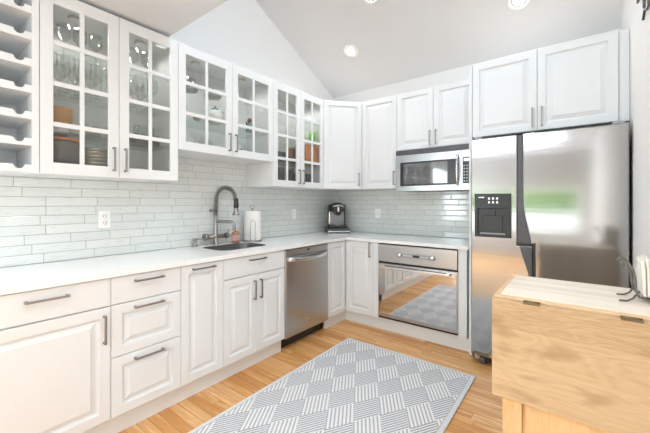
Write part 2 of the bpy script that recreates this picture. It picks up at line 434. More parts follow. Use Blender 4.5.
def sinkc(r, y0, y1):
    dr(r, y0, y1, .731, Z1, SLAB, .846); m = (y0+y1)/2
    for a, c, hu in ((y0, m-G, -.03), (m+G, y1, .03)):
        fr = left(a, Z0, XD); d = front(fr, c-a, .725-Z0, RAISED, 'door', r)
        handle(fr, (c-a+hu) if hu < 0 else hu, .61-Z0, .15, True, d)
base_left(-3.405, -2.870, 'widest white base cabinet at the left edge, with one wide drawer over one door', bigl)
base_left(-2.870, -2.478, 'white base cabinet with a stack of three drawers', three)
base_left(-2.478, -2.166, 'narrow white base cabinet with one full height pull-out front, left of the sink cabinet', pull)
base_left(-2.166, -1.551, 'white two door sink base cabinet next to the dishwasher', sinkc)
base_left(-4.4, -3.407, 'white base cabinet beyond the left edge of the counter run', bigl)
# corner cabinet
r = root('corner_base_cabinet', (.3, -.3, .115), 'white corner base cabinet with two door leaves meeting in the corner beside the dishwasher', 'cabinet')
MB().prism([(.004, -.934), (.598, -.934), (.598, -.598), (.956, -.598), (.956, -.004), (.004, -.004)], .115, .8835).make('body', 'cabinet', r)
fr = left(-.932, Z0, XD); front(fr, .932-.624, Z1-Z0, RAISED, 'door', r)
fr = back(.624, Z0, -.600); d = front(fr, .953-.624, Z1-Z0, RAISED, 'door', r); handle(fr, .298, .80-Z0, .15, True, d)
# toe kicks
b = MB(); b.box((.555, -4.4, 0), (.575, -1.553, .1145)); struct(b.make('baseboard_left', 'cabinet'))
b = MB(); b.box((.555, -.934, 0), (.575, -.575, .1145)); b.box((.555, -.575, 0), (1.879, -.555, .1145)); struct(b.make('baseboard_back', 'cabinet'))

# oven housing
r = root('oven_cabinet', (1.41, -.3, .115), 'white cabinet surround framing the built-in oven', 'cabinet')
b = MB(); b.box((.958, -.598, .115), (.974, -.004, .8835)); b.box((1.846, -.598, .115), (1.862, -.004, .8835))
b.box((.974, -.598, .115), (1.846, -.004, .131)); b.make('body', 'cabinet', r)
b = MB(); b.box((.957, -.62, Z0), (1.016, -.599, .8835), .001); b.make('filler_strip', 'cabinet', r)
b = MB(); b.box((1.792, -.62, Z0), (1.862, -.599, .8835), .001); b.make('filler_strip', 'cabinet', r)

# countertop with undermount sink hole
def rrect(x0, x1, y0, y1, rad, k=6):
    pts = []
    for cx, cy, a0 in ((x1-rad, y1-rad, 0), (x0+rad, y1-rad, 90), (x0+rad, y0+rad, 180), (x1-rad, y0+rad, 270)):
        for i in range(k+1):
            a = math.radians(a0 + 90*i/k); pts.append((cx+rad*math.cos(a), cy+rad*math.sin(a)))
    return pts
SX0, SX1, SY0, SY1 = .125, .470, -2.06, -1.58
t = bmesh.new(); outer = [(.0005, -4.4), (.635, -4.4), (.635, -.635), (1.878, -.635), (1.878, -.0005), (.0005, -.0005)]
hole = rrect(SX0, SX1, SY0, SY1, .09)
for zt in (.884, .914):
    es = []
    for L_ in (outer, hole):
        vs = [t.verts.new((x, y, zt)) for x, y in L_]; es += [t.edges.new((vs[i], vs[(i+1) % len(vs)])) for i in range(len(vs))]
        if zt < .9:
            if L_ is outer: lo = vs
            else: lh = vs
        else:
            if L_ is outer: uo = vs
            else: uh = vs
    bmesh.ops.triangle_fill(t, edges=es, use_beauty=True)
for A, B in ((lo, uo), (lh, uh)):
    for i in range(len(A)): t.faces.new([A[i], A[(i+1) % len(A)], B[(i+1) % len(A)], B[i]])
b = MB(); b.absorb(t); tag(b.make('countertop', 'quartz'), 'white quartz worktop running L-shaped along both walls', 'countertop')
# sink
r = root('sink', ((SX0+SX1)/2, (SY0+SY1)/2, .72), 'stainless undermount sink bowl in the white worktop', 'sink')
b = MB(); R = []
for ins, z in ((.0008, .9136), (.002, .88), (.004, .85), (.012, .75), (.04, .725), (.1, .722)):
    R.append([(x, y, z) for x, y in rrect(SX0+ins, SX1-ins, SY0+ins, SY1-ins, max(.09-ins*.3, .03))])
b.loops(R, False, True, True); b.make('bowl', 'sink', r)
MB().lathe([(.045, .7225), (.045, .726), (.03, .7265), (.03, .7245), (.0, .7245)], ((SX0+SX1)/2, (SY0+SY1)/2, 0)).make('drain', 'chrome', r)

# ------------------------------------------------------------------ upper cabinets
ZT = 2.420; XU = .370
def carcass(y0, y1, z0, z1, r, shelves):
    b = MB(); w = .016; x1 = XU-.001
    b.box((.0115, y0+.0008, z0), (x1, y0+w, z1)); b.box((.0115, y1-w, z0), (x1, y1-.0008, z1))
    b.box((.0115, y0+w, z0), (x1, y1-w, z0+w)); b.box((.0115, y0+w, z1-w), (x1, y1-w, z1)); b.box((.0115, y0+w, z0+w), (.018, y1-w, z1-w))
    b.make('body', 'cabinet', r)
    for z in shelves: MB().box((.0185, y0+w, z), (XU-.03, y1-w, z+.006)).make('shelf', 'shelfglass', r)['label'] = 'clear glass shelf'
def upper(y0, y1, z0, rows, label, shelves):
    r = root('glass_front_cabinet', (.2, (y0+y1)/2, z0), label, 'cabinet', None)
    carcass(y0, y1, z0, ZT, r, shelves); m = (y0+y1)/2; h = ZT-z0-.002
    w = m-G-(y0+G)
    glass_door(left(y0+G, z0+.001, XU), w, h, rows, r, w-.030); glass_door(left(m+G, z0+.001, XU), w, h, rows, r, .030)
    for f in (.27, .77):
        y = y0+(y1-y0)*f
        MB().lathe([(.034, ZT-.032), (.034, ZT-.022), (.030, ZT-.0165), (0, ZT-.0165)][::-1] + [(.034, ZT-.032), (.026, ZT-.035), (0, ZT-.036)], (.20, y, 0), 18).make('puck_light', 'interior', r)
        l = bpy.data.lights.new('added_puck_fill', 'SPOT'); l.energy = PUCK_FILL; l.spot_size = math.radians(165); l.spot_blend = .6; l.shadow_soft_size = .03; l.color = (1, .98, .95)  # fill added to brighten the cabinet inside; the puck fixture itself is unlit
        o = bpy.data.objects.new('added_puck_fill', l); C.objects.link(o); o.location = (.20, y, ZT-.06)
    return r
UB, UB2 = 1.437, 1.661
upper(-3.120, -2.374, UB, 4, 'tall glass front wall cabinet full of stemware, nearest the wine rack', (1.672, 1.932, 2.145))
upper(-2.374, -1.468, UB2, 3, 'shorter glass front wall cabinet above the sink', (1.915, 2.145))
upper(-1.468, -.716, UB, 4, 'tall glass front wall cabinet beside the corner, with green and orange things inside', (1.690, 1.937, 2.145))
# wine rack
r = root('wine_rack', (.2, -3.32, UB), 'open white wine rack with scalloped shelves at the left edge', 'wine rack')
b = MB(); y0, y1 = -3.53, -3.1215
b.box((.0115, y1-.028, UB), (XU+.018, y1, ZT)); b.box((.0115, y0, UB), (XU+.018, y0+.028, ZT)); b.box((.0115, y0+.028, UB), (.018, y1-.028, ZT)); b.box((.018, y0+.028, ZT-.02), (XU+.01, y1-.028, ZT))
b.make('body', 'cabinet', r)
ys, ye = y0+.028, y1-.028
for k in range(7):
    zb = 1.4415 + k*.1362
    b = MB(); b.box((.018, ys, zb), (XU-.008, ye, zb+.012))
    pts = [(ys, zb), (ye, zb), (ye, zb+.038)]
    for q in range(4):
        c = ye - .0475 - q*.098
        for i in range(9):
            a = math.pi*i/8; pts.append((c+.021*math.cos(a), zb+.038-.022*math.sin(a)))
    pts.append((ys, zb+.038))
    b.prism(pts, XU-.008, XU+.010, 'x'); b.make('scalloped_shelf', 'cabinet', r)

# diagonal corner wall cabinet (solid door)
r = root('corner_wall_cabinet', (.25, -.25, UB), 'white wall cabinet set diagonally across the corner over the coffee maker', 'cabinet')
p0 = Vector((.3705, -.7145, 0)); p1 = Vector((.668, -.3705, 0)); Ud = (p1-p0).normalized(); Nd = Vector((Ud.y, -Ud.x, 0))
MB().prism([(.0115, -.0115), (.0115, -.7145), (p0.x, p0.y), (p1.x, p1.y), (.6825, -.3695), (.6825, -.0115)], UB, ZT).make('body', 'cabinet', r)
wd = (p1-p0).length
fr = (p0 + Nd*.001 + Ud*.012 + ZV*(UB+.001), Ud, ZV, Nd); d = front(fr, wd-.016, ZT-UB-.002, RAISED, 'door', r); handle(fr, wd-.055, .108, .145, True, d)
# single wall cabinet
def wall_back_cab(x0, x1, z0, z1, yb, doors, label, hz=.095, L=.145):
    r = root('wall_cabinet', ((x0+x1)/2, yb/2, z0), label, 'cabinet')
    MB().box((x0+.0008, yb+.001, z0), (x1-.0008, -.0115, z1)).make('body', 'cabinet', r)
    for a, c, side in doors:
        fr = back(a+G, z0+.001, yb); w = c-a-2*G
        d = front(fr, w, z1-z0-.002, RAISED, 'door', r); handle(fr, w-.028 if side == 'r' else .028, hz, L, True, d)
    return r
wall_back_cab(.685, 1.110, UB, ZT, XU*-1, [(.685, 1.110, 'r')], 'white single door wall cabinet between the corner cabinet and the microwave', .108)
wall_back_cab(1.110, 1.876, 1.826, ZT, XU*-1, [(1.110, 1.493, 'r'), (1.493, 1.876, 'l')], 'white two door wall cabinet above the microwave')
r = wall_back_cab(1.905, 2.826, 1.832, 2.444, -.600, [(1.905, 2.3655, 'r'), (2.3655, 2.826, 'l')], 'deep white two door cabinet above the refrigerator', .10)
MB().box((2.827, -.60, 1.832), (2.880, -.56, 2.444)).make('filler_strip', 'cabinet', r)
tag(MB().box((1.8795, -.622, 0), (1.9035, -.0115, 2.444), .001).make('refrigerator_side_panel', 'cabinet'), 'tall thin white panel between the worktop end and the refrigerator', 'panel')

# ------------------------------------------------------------------ dishwasher
r = root('dishwasher', (.3, -1.243, 0), 'stainless steel dishwasher under the worktop', 'dishwasher')
Y0, Y1 = -1.548, -.937
MB().box((.02, Y0, .12), (.594, Y1, .878)).make('body', 'darkgrey', r)
b = MB(left(Y0+.003, .108, .594)); w = Y1-Y0-.006; b.panel(w, .702, [(0, 0), (0, .026), (.005, .031), (.012, .031)]); d = b.make('door', 'steel2', r)
b = MB(left(Y0+.003, .814, .594)); b.panel(w, .058, [(0, 0), (0, .022), (.004, .026), (.01, .026)]); p = b.make('control_panel', 'steel2', r)
MB(left(Y0+.003, .814, .594)).box((w/2-.02, .030, .0262), (w/2+.02, .045, .0275)).make('latch_window', 'dark', p)
b = MB(left(Y0+.003, .125, .594)); pts = []; N_ = 16
for i in range(N_+1):
    t_ = i/N_; u = .035 + (w-.07)*t_; bow = math.sin(math.pi*t_)
    pts.append([(u, .665 + .018*math.cos(a) - .012*bow, .031 + .006 + .036*bow**.5 + .010*math.sin(a)) for a in [2*math.pi*k/10 for k in range(10)]])
b.loops(pts, True, True, True); b.make('handle', 'chrome', d)['label'] = 'bowed steel handle'
MB(left(Y0+.003, .125, .594)).box((w*.40, .082, .0312), (w*.40+.075, .106, .034), .001).make('badge', 'chrome', d)
MB().box((.52, Y0+.004, .0), (.54, Y1-.004, .119)).make('toe_kick', 'dark', r)

# ------------------------------------------------------------------ oven
r = root('built_in_oven', (1.404, -.3, .131), 'stainless built-in oven with mirrored glass door under the worktop', 'oven')
X0, X1 = 1.0185, 1.7895
MB().box((X0+.005, -.60, .133), (X1-.005, -.03, .872)).make('body', 'darkgrey', r)
fr = back(X0, .700, -.601); w = X1-X0
cp = MB(fr).panel(w, .172, [(0, 0), (0, .028), (.004, .032), (.01, .032)]).make('control_panel', 'steel2', r)
b = MB(fr); b.box((.215, .062, .0322), (.575, .102, .037), .003); dp = b.make('display_plate', 'grey', cp)
for u in (.235, .552):
    MB(fr).lathe([(.024, .037), (.024, .052), (.020, .058), (0, .058)], (u, .082, 0), 20).make('knob', 'chrome', cp)
b = MB(fr); b.box((.37, .072, .0372), (.43, .093, .0376)); b.make('display', 'dark', dp)
b = MB(fr)
for u in (.285, .305, .325, .345, .455, .475, .495, .515):
    MB(fr).lathe([(.005, .0372), (.005, .0386), (0, .0386)], (u, .082, 0), 10).make('button', 'white', dp)
MB(back(X0, .684, -.601)).box((.004, 0, 0), (w-.004, .014, .02)).make('vent_slot', 'dark', r)
fr = back(X0, .150, -.601); hd = .530
b = MB(fr); b.box((0, 0, 0), (w, hd, .024), .003); d = b.make('door', 'steel2', r)
MB(fr).box((.012, .034, .0242), (w-.012, hd-.012, .0285), .001).make('oven_glass', 'ovenglass', d)['label'] = 'mirrored glass front'
b = MB(fr); b.box((.045, hd-.042, .066), (w-.06, hd-.018, .078), .004)
for u in (.07, w-.085): b.box((u-.012, hd-.037, .0287), (u+.012, hd-.023, .068), .002)
b.make('handle', 'chrome', d)['label'] = 'flat steel handle bar'
MB(back(X0, .133, -.601)).box((.004, 0, 0), (w-.004, .013, .018)).make('lower_vent', 'dark', r)

# ------------------------------------------------------------------ microwave
r = root('microwave', (1.493, -.2, 1.402), 'stainless over-the-range microwave under the wall cabinet', 'microwave')
X0, X1 = 1.114, 1.872; w = X1-X0
MB().box((X0+.002, -.395, 1.405), (X1-.002, -.0115, 1.822)).make('body', 'darkgrey', r)
fr = back(X0, 1.402, -.396)
b = MB(fr); b.box((0, .372, 0), (w, .418, .028), .002)
b.make('vent_grille', 'darkgrey', r)
b = MB(fr); dw_ = w*.855; b.box((0, 0, 0), (dw_, .368, .034), .003); d = b.make('door', 'steel2', r)
b = MB(fr); b.box((.055, .052, .0342), (dw_-.045, .292, .0365), .004); wf = b.make('window_frame', 'dark', d)
b = MB(fr); b.box((.090, .070, .0367), (dw_-.12, .274, .0378), .0005); b.make('window_glass', 'smoke', wf)
b = MB(fr); pts = [(dw_-.028, .045 + .285*k/12, .034 + .032*math.sin(math.pi*k/12)**.4) for k in range(13)]; b.tube(pts, .011, 10); b.make('handle', 'chrome', d)
b = MB(fr); b.box((dw_+.002, 0, 0), (w, .368, .034), .003); cp = b.make('control_panel', 'steel2', r)
b = MB(fr); b.box((dw_+.016, .06, .0342), (w-.012, .30, .0362), .002); kp = b.make('keypad', 'dark', cp)
b = MB(fr)
for i in range(3):
    for j in range(6): b.box((dw_+.024+i*.023, .075+j*.028, .0363), (dw_+.038+i*.023, .088+j*.028, .0368))
b.make('keys', 'grey', kp)
MB(fr).box((dw_+.026, .262, .0363), (w-.022, .288, .0368)).make('display', 'led', kp)

# ------------------------------------------------------------------ refrigerator
r = root('refrigerator', (2.4, -.4, 0), 'large side-by-side stainless refrigerator with a black water dispenser', 'refrigerator')
XA, XB = 1.931, 2.864; YF = -.770
MB().box((XA+.004, -.690, .055), (XB-.004, -.04, 1.765), .004).make('body', 'darkgrey', r)
def slabdoor(poly, name, bev=.012):
    t = bmesh.new(); vs = [t.verts.new((x, YF, z)) for x, z in poly]; f = t.faces.new(vs)
    ex = bmesh.ops.extrude_face_region(t, geom=[f]); nv = [g for g in ex['geom'] if isinstance(g, bmesh.types.BMVert)]
    bmesh.ops.translate(t, verts=nv, vec=(0, .075, 0)); bmesh.ops.recalc_face_normals(t, faces=t.faces[:])
    fe = [e for e in t.edges if all(abs(v.co.y-YF) < 1e-6 for v in e.verts)]
    bmesh.ops.bevel(t, geom=fe, offset=bev, segments=3, affect='EDGES', profile=.5)
    b = MB(); b.absorb(t); return b.make(name, 'steel', r)
FB, FT = .075, 1.790
# the freezer door with the recess for the dispenser: built around the opening from four faces
DX0, DX1, DZ0, DZ1 = 1.961, 2.216, 1.018, 1.354
fd = slabdoor([(XA, FB), (2.350, FB), (2.350, .968), (2.252, .968), (2.252, FT), (XA, FT)], 'freezer_door', .008)
curve = [(2.340, .985), (2.334, 1.02), (2.323, 1.073), (2.311, 1.13), (2.300, 1.18), (2.291, 1.26), (2.288, 1.36), (2.286, 1.5)]
rd = slabdoor([(2.364, FB), (XB, FB), (XB, FT), (2.286, FT)] + curve[::-1] + [(2.364, .985)], 'fridge_door', .008)
# black grip channel between the doors and its curved sides
b = MB(); b.prism([(2.2535, .986), (2.339, .986)] + [(x-.0012, z) for x, z in curve[1:]] + [(2.2848, FT-.004), (2.2535, FT-.004)], YF+.012, YF+.05, 'y'); b.make('door_grip_channel', 'darkgrey', r)
b = MB(); b.box((2.2535, YF-.001, .9695), (2.3625, YF+.05, .984)); b.box((2.3515, YF-.001, FB), (2.3625, YF+.05, .9690)); b.make('door_gap_trim', 'dark', r)
b = MB(); b.prism([(2.268, .962), (2.338, .962), (2.346, .95), (2.346, .70), (2.330, .70), (2.322, .77), (2.302, .84), (2.283, .90)], YF-.0015, YF+.004, 'y'); b.make('curved_grip', 'darkgrey', fd)
# dispenser
fr = back(DX0, DZ0, YF); w, h = DX1-DX0, DZ1-DZ0
b = MB(fr)
def ring(u0, v0, u1, v1, d): return [(u0, v0, d), (u1, v0, d), (u1, v1, d), (u0, v1, d)]
cu0, cu1, cv0, cv1 = .022, w-.022, .022, .226
b.loops([ring(0, 0, w, h, .0005), ring(0, 0, w, h, .010), ring(.006, .006, w-.006, h-.006, .014), ring(cu0, cv0, cu1, cv1, .014)], False, False)
b.loops([ring(cu0, cv0, cu1, cv1, .014), ring(cu0+.004, cv0+.008, cu1-.004, cv1-.004, .001)], False, True)
ds = b.make('water_dispenser', 'dark', fd); ds['label'] = 'glossy black dispenser panel with buttons'
MB(fr).box((.058, .03, .0015), (w-.058, .17, .006), .004).make('dispenser_paddle', 'dark', ds)
b = MB(fr); b.box((w/2-.022, .165, .0015), (w/2+.022, .215, .013), .004); b.make('nozzle', 'dark', ds)
MB(fr).box((.04, .024, .0015), (w-.04, .034, .018), .003).make('drip_tray', 'grey', ds)
for j in range(2):
    for i in range(3):
        u, v = .098 + i*.028, .262 + j*.030
        MB(fr).prism([(u, v), (u+.013, v), (u+.013, v+.009), (u+.010, v+.016), (u+.003, v+.016), (u, v+.009)], .0142, .0146).make('button_icon', 'led', ds)
MB(fr).box((.03, .305, .0142), (.07, .312, .0146)).make('button_icon', 'led', ds)
b = MB(); b.box((XA+.02, -.72, .03), (XB-.02, -.66, .072)); b.make('kick_grille', 'dark', r)
for x in (XA+.03, XB-.09):
    b = MB(); b.lathe([(.026, 0), (.028, .004), (.028, .034), (.024, .038)], (x+.03, -.715, .028), 16, True, 'x'); b.make('roller', 'darkgrey', r)
    b = MB(); b.box((x-.008, -.745, .040), (x+.028, -.69, .068), .003); b.make('roller_bracket', 'grey', r)
for x in (XA+.05, XB-.05):
    MB().box((x-.03, -.76, 1.7905), (x+.03, -.66, 1.806), .004).make('hinge_cover', 'grey', r)

# ------------------------------------------------------------------ kitchen faucet
fx, fy = .055, -1.85; FD = Vector((math.cos(math.radians(24)), math.sin(math.radians(24)), 0))
P = lambda d, z: (fx + FD.x*d, fy + FD.y*d, z)
r = root('kitchen_faucet', (fx, fy, .914), 'tall spring neck kitchen faucet behind the sink', 'faucet')
b = MB(); b.lathe([(.030, .914), (.030, .920), (.022, .926), (.019, .95), (.019, 1.06), (.016, 1.065), (.016, 1.13), (.013, 1.14), (.013, 1.20)], (fx, fy, 0), 18); b.make('post', 'nickel', r)
path = [P(0, 1.17), P(.003, 1.27)]
for i in range(13):
    a = math.pi - math.pi*i/12; path.append(P(.098 + .093*math.cos(a), 1.312 + .105*math.sin(a)))
path += [P(.196, 1.30)]
b = MB(); b.tube(path, .011, 10); b.make('hose', 'darkgrey', r)
# coil wound round the hose
L_ = [0]
for a, c in zip(path, path[1:]): L_.append(L_[-1] + (Vector(c)-Vector(a)).length)
def at(s):
    for k in range(len(path)-1):
        if s <= L_[k+1]:
            f = (s-L_[k])/(L_[k+1]-L_[k]); p = Vector(path[k]).lerp(Vector(path[k+1]), f); return p, (Vector(path[k+1])-Vector(path[k])).normalized()
    return Vector(path[-1]), (Vector(path[-1])-Vector(path[-2])).normalized()
coil = []; turns = 20; side = Vector((-FD.y, FD.x, 0))
for i in range(turns*10+1):
    p, t_ = at(L_[-1]*i/(turns*10)); a = 2*math.pi*i/10; nn = side.cross(t_).normalized()
    coil.append(p + side*.0185*math.cos(a) + nn*.0185*math.sin(a))
b = MB(); b.tube(coil, .0045, 6); b.make('spring_coil', 'nickel', r)
b = MB(); c = P(.200, 0); b.lathe([(.012, 1.325), (.020, 1.315), (.023, 1.245), (.018, 1.240)], (c[0], c[1], 0), 16); b.make('spray_grip', 'dark', r)
b = MB(); b.lathe([(.018, 1.24), (.021, 1.23), (.020, 1.205), (.031, 1.188), (.033, 1.178), (.028, 1.174), (0, 1.174)], (c[0], c[1], 0), 18); b.make('spray_head', 'nickel', r)
b = MB(); b.tube([P(0, 1.105), P(.02, 1.118), P(.14, 1.12), P(.168, 1.112), P(.180, 1.09), P(.182, 1.06)], .013, 10); b.lathe([(.016, 1.07), (.016, 1.045), (0, 1.045)], P(.182, 0), 12); b.make('lower_spout', 'nickel', r)
b = MB(); b.tube([(fx, fy-.09, .985), (fx, fy+.115, .985)], .019, 14); b.tube([(fx, fy-.115, .985), (fx, fy-.085, .985)], .030, 14); b.make('valve_body', 'nickel', r)
b = MB(); b.tube([(fx, fy+.10, .985), (fx, fy+.125, .985)], .026, 14); b.tube([(fx, fy+.115, .99), (fx+.03, fy+.118, 1.04)], .006, 8); b.make('lever', 'nickel', r)
b = MB(); b.tube([(fx, fy-.016, 1.215), (fx, fy-.05, 1.215)], .010, 10); b.tube([(fx, fy-.046, 1.215), (fx, fy-.058, 1.215)], .014, 10); b.make('holder_knob', 'nickel', r)
# soap dispenser
r = root('soap_dispenser', (.045, -2.045, .914), 'short built-in nickel soap pump left of the faucet', 'soap dispenser')
b = MB(); b.lathe([(.022, .914), (.022, .930), (.013, .936), (.013, .958), (.018, .966), (.018, .984), (0, .986)], (.045, -2.045, 0), 16); b.make('pump', 'nickel', r)
MB().tube([(.045, -2.045, .974), (.07, -2.005, .976), (.085, -1.98, .970)], .006, 8).make('spout', 'nickel', r)
# hand soap bottle
r = root('soap_bottle', (.10, -1.672, .9145), 'amber hand soap bottle between the faucet and the paper towels', 'bottle')
c = (.10, -1.672, .9145)
MB().lathe([(.034, 0), (.036, .004), (.036, .085), (.030, .10), (.015, .108), (.014, .114)], c, 20).make('bottle_body', 'amber', r)
MB().lathe([(.0364, .022), (.0366, .024), (.0366, .070), (.0364, .072)], c, 20, closed=False).make('paper_label', 'pink', r)
b = MB(); b.lathe([(.016, .114), (.016, .126), (.006, .128), (.006, .148), (.011, .150), (.011, .157), (0, .158)], c, 14); b.tube([(c[0], c[1], c[2]+.153), (c[0]+.035, c[1]-.01, c[2]+.149)], .005, 8); b.make('pump_top', 'white', r)
# paper towel holder
c = (.115, -1.485, .9145)
r = root('paper_towel_holder', c, 'wire holder with a white paper towel roll beside the sink', 'paper towel holder')
MB().lathe([(.022, .012), (.078, .012), (.080, .016), (.080, .288), (.078, .292), (.022, .292)], c, 32).make('towel_roll', 'paper', r)
b = MB(); b.lathe([(.092, 0), (.094, .004), (.090, .010), (.02, .011)], c, 32); b.make('base', 'nickel', r)
b = MB(); b.tube([(c[0], c[1], c[2]+.008), (c[0], c[1], c[2]+.315)], .006, 8); pts = [(c[0]+.014*math.sin(a), c[1]+.014*math.sin(a), c[2]+.33-.014*math.cos(a)) for a in [2*math.pi*k/12 for k in range(13)]]; b.tube(pts, .003, 6); b.make('centre_rod', 'nickel', r)
b = MB(); dd = Vector((.80, -.60, 0)); sd = Vector((.60, .80, 0))
pts = []
for u, z in [(-.022, .008), (-.022, .18), (-.016, .20), (0, .208), (.016, .20), (.022, .18), (.022, .008)]: pts.append(Vector(c) + dd*.088 + sd*u + ZV*z)
b.tube(pts, .003, 8); b.make('tension_arm', 'chrome', r)

# ------------------------------------------------------------------ coffee maker in the corner (faces the room diagonally)
cm = Vector((.215, -.215, .9145)); Uc = Vector((.7071, .7071, 0)); Nc = Vector((.7071, -.7071, 0))
r = root('coffee_maker', cm, 'black single-serve coffee maker in the corner of the worktop', 'coffee maker')
fr = (cm, Uc, ZV, Nc)
b = MB(fr); b.box((-.138, 0, -.12), (.138, .055, .13), .008); ba = b.make('pod_drawer', 'darkgrey', r)
MB(fr).box((-.136, .012, .1305), (.136, .026, .136), .002).make('drawer_trim', 'chrome', ba)
b = MB(fr); b.box((-.108, .056, -.115), (.108, .345, -.01), .02); b.box((-.112, .056, -.02), (.112, .092, .115), .012)
b.loops([[(x*k_, v, n_) for x, n_ in ((-.104, -.06), (.104, -.06), (.104, .02), (.060, .095), (-.060, .095), (-.104, .02))] for v, k_ in ((.262, .90), (.275, 1), (.335, 1), (.350, .93))]); b.make('housing', 'dark', r)
MB(fr).box((-.090, .095, -.012), (.090, .262, -.004), .003).make('front_panel', 'grey', r)['label'] = 'grey recessed front panel'
MB(fr).box((-.106, .10, -.010), (-.088, .262, .012), .004).make('side_trim', 'chrome', r)
MB(fr).box((-.150, .06, -.105), (-.110, .325, -.005), .014).make('water_tank', 'shelfglass', r)
b = MB(fr); b.sphere((0, .345, .0), .07, (1.0, .42, .9), 20); b.make('lid', 'dark', r)
b = MB(fr); b.tube([(-.066, .322, .088), (-.045, .332, .112), (0, .336, .122), (.045, .332, .112), (.066, .322, .088)], .011, 10); b.make('handle', 'chrome', r)
b = MB(fr); b.loops([[(x*k_, v, n_) for x, n_ in ((-.055, .0), (.055, .0), (.045, .085), (-.045, .085))] for v, k_ in ((.215, .5), (.235, .8), (.262, 1))]); bh = b.make('brew_head', 'dark', r)
MB(fr).box((-.010, .262, .0955), (.010, .318, .100), .002).make('latch', 'chrome', r)
MB(fr).lathe([(.0, .0925), (.050, .0925), (.050, .097), (0, .097)], (0, 0, .06), 20, True, 'y').make('drip_plate', 'chrome', r)

# ------------------------------------------------------------------ outlets
def outlet(fr, label, kind):
    o, U, V, N = fr
    r = root('wall_outlet', o, label, 'outlet')
    pl = MB(fr).box((-.036, -.058, 0), (.036, .058, .0065), .0015).make('cover_plate', 'white', r)
    if kind == 'duplex':
        for e in (-1, 1):
            f = MB(fr).lathe([(.018, .006), (.018, .0085), (0, .0085)], (0, e*.021, 0), 18); f = f.make('socket', 'white', r)
            MB(fr).box((-.009, e*.021-.004, .0086), (-.006, e*.021+.007, .0089)).box((.006, e*.021-.004, .0086), (.009, e*.021+.006, .0089)).box((-.002, e*.021-.012, .0086), (.002, e*.021-.009, .0089)).make('slots', 'darkgrey', f)
    else:
        f = MB(fr).box((-.017, -.034, .006), (.017, .034, .009), .001).make('socket', 'white', r)
        b = MB(fr)
        for e in (-1, 1): b.box((-.009, e*.02-.006, .0091), (-.006, e*.02+.006, .0095)); b.box((.006, e*.02-.006, .0091), (.009, e*.02+.006, .0095))
        b.box((-.006, -.003, .0091), (.006, .003, .0096)); b.make('slots', 'grey', f)
outlet((Vector((.0101, -2.703, 1.168)), Vector((0,1,0)), ZV, Vector((1,0,0))), 'white duplex outlet on the left tiles, under the stemware cabinet', 'duplex')
outlet((Vector((.0101, -.793, 1.155)), Vector((0,1,0)), ZV, Vector((1,0,0))), 'white outlet on the left tiles, between the paper towels and the coffee maker', 'gfi')
outlet((Vector((.684, -.0101, 1.155)), Vector((1,0,0)), ZV, Vector((0,-1,0))), 'white outlet on the back wall tiles, right of the coffee maker', 'gfi')

# ------------------------------------------------------------------ recessed lights
def recessed(c, nrm, label, cool=False, power=SPOT):
    n_ = Vector(nrm).normalized(); r = root('recessed_light', c, label, 'ceiling light', None)
    U_ = Vector((1,0,0)); V_ = n_.cross(U_).normalized()
    fr = (Vector(c), U_, V_, n_)
    MB(fr).lathe([(.085, .0005), (.086, .006), (.080, .009), (.062, .008), (.058, .002), (.058, .0005)], (0,0,0), 28, closed=False).make('trim_ring', 'white', r)
    MB(fr).lathe([(.0575, .0006), (.0575, .0030), (.044, .0022), (.044, .0006)], (0,0,0), 28, closed=False).make('baffle', 'grey', r)
    MB(fr).sphere((0, 0, .004), .043, (1, 1, .35), 18).make('bulb', 'bulb_cool' if cool else 'bulb_warm', r)
    l = bpy.data.lights.new('lamp', 'SPOT'); l.energy = power; l.spot_size = math.radians(150); l.spot_blend = .9; l.shadow_soft_size = .06
    l.color = (.97, .98, 1) if cool else (1, .95, .90)
    o = bpy.data.objects.new('lamp', l); C.objects.link(o); o.location = Vector(c) + n_*.05
    o.rotation_euler = Vector((0, 0, -1)).rotation_difference(Vector((n_.x, n_.y*.4, n_.z))).to_euler()
dn = (0, -SL, -1)
recessed((.632, -.535, zc(-.535)), dn, 'small warm recessed light in the sloped ceiling, above the corner wall cabinet')
recessed((1.125, -.965, zc(-.965)), dn, 'cool white recessed light at the top edge, highest on the sloped ceiling', True)
recessed((2.23, -.485, zc(-.485)), dn, 'warm recessed light in the sloped ceiling, above the refrigerator cabinet')
for x, y, k in ((.95, -3.1, .05), (2.0, -2.75, 1.5), (1.5, -5.4, .5)):  # rearmost one is added to brighten the unseen end of the room
    recessed((x, y, ZS), (0, 0, -1), 'unseen recessed light in the low ceiling behind the viewpoint', power=SPOT*k)
for o in C.objects:
    if o.get('label') == 'unseen recessed light in the low ceiling behind the viewpoint': o['group'] = 'recessed lights in the low ceiling'

# ------------------------------------------------------------------ rug
t = bmesh.new(); b = MB(); b.box((.897, -2.81, .0005), (2.017, -.985, .012), .004)
tag(b.make('area_rug', 'rug'), 'grey and white rug woven in striped diamonds on the oak floor', 'rug')

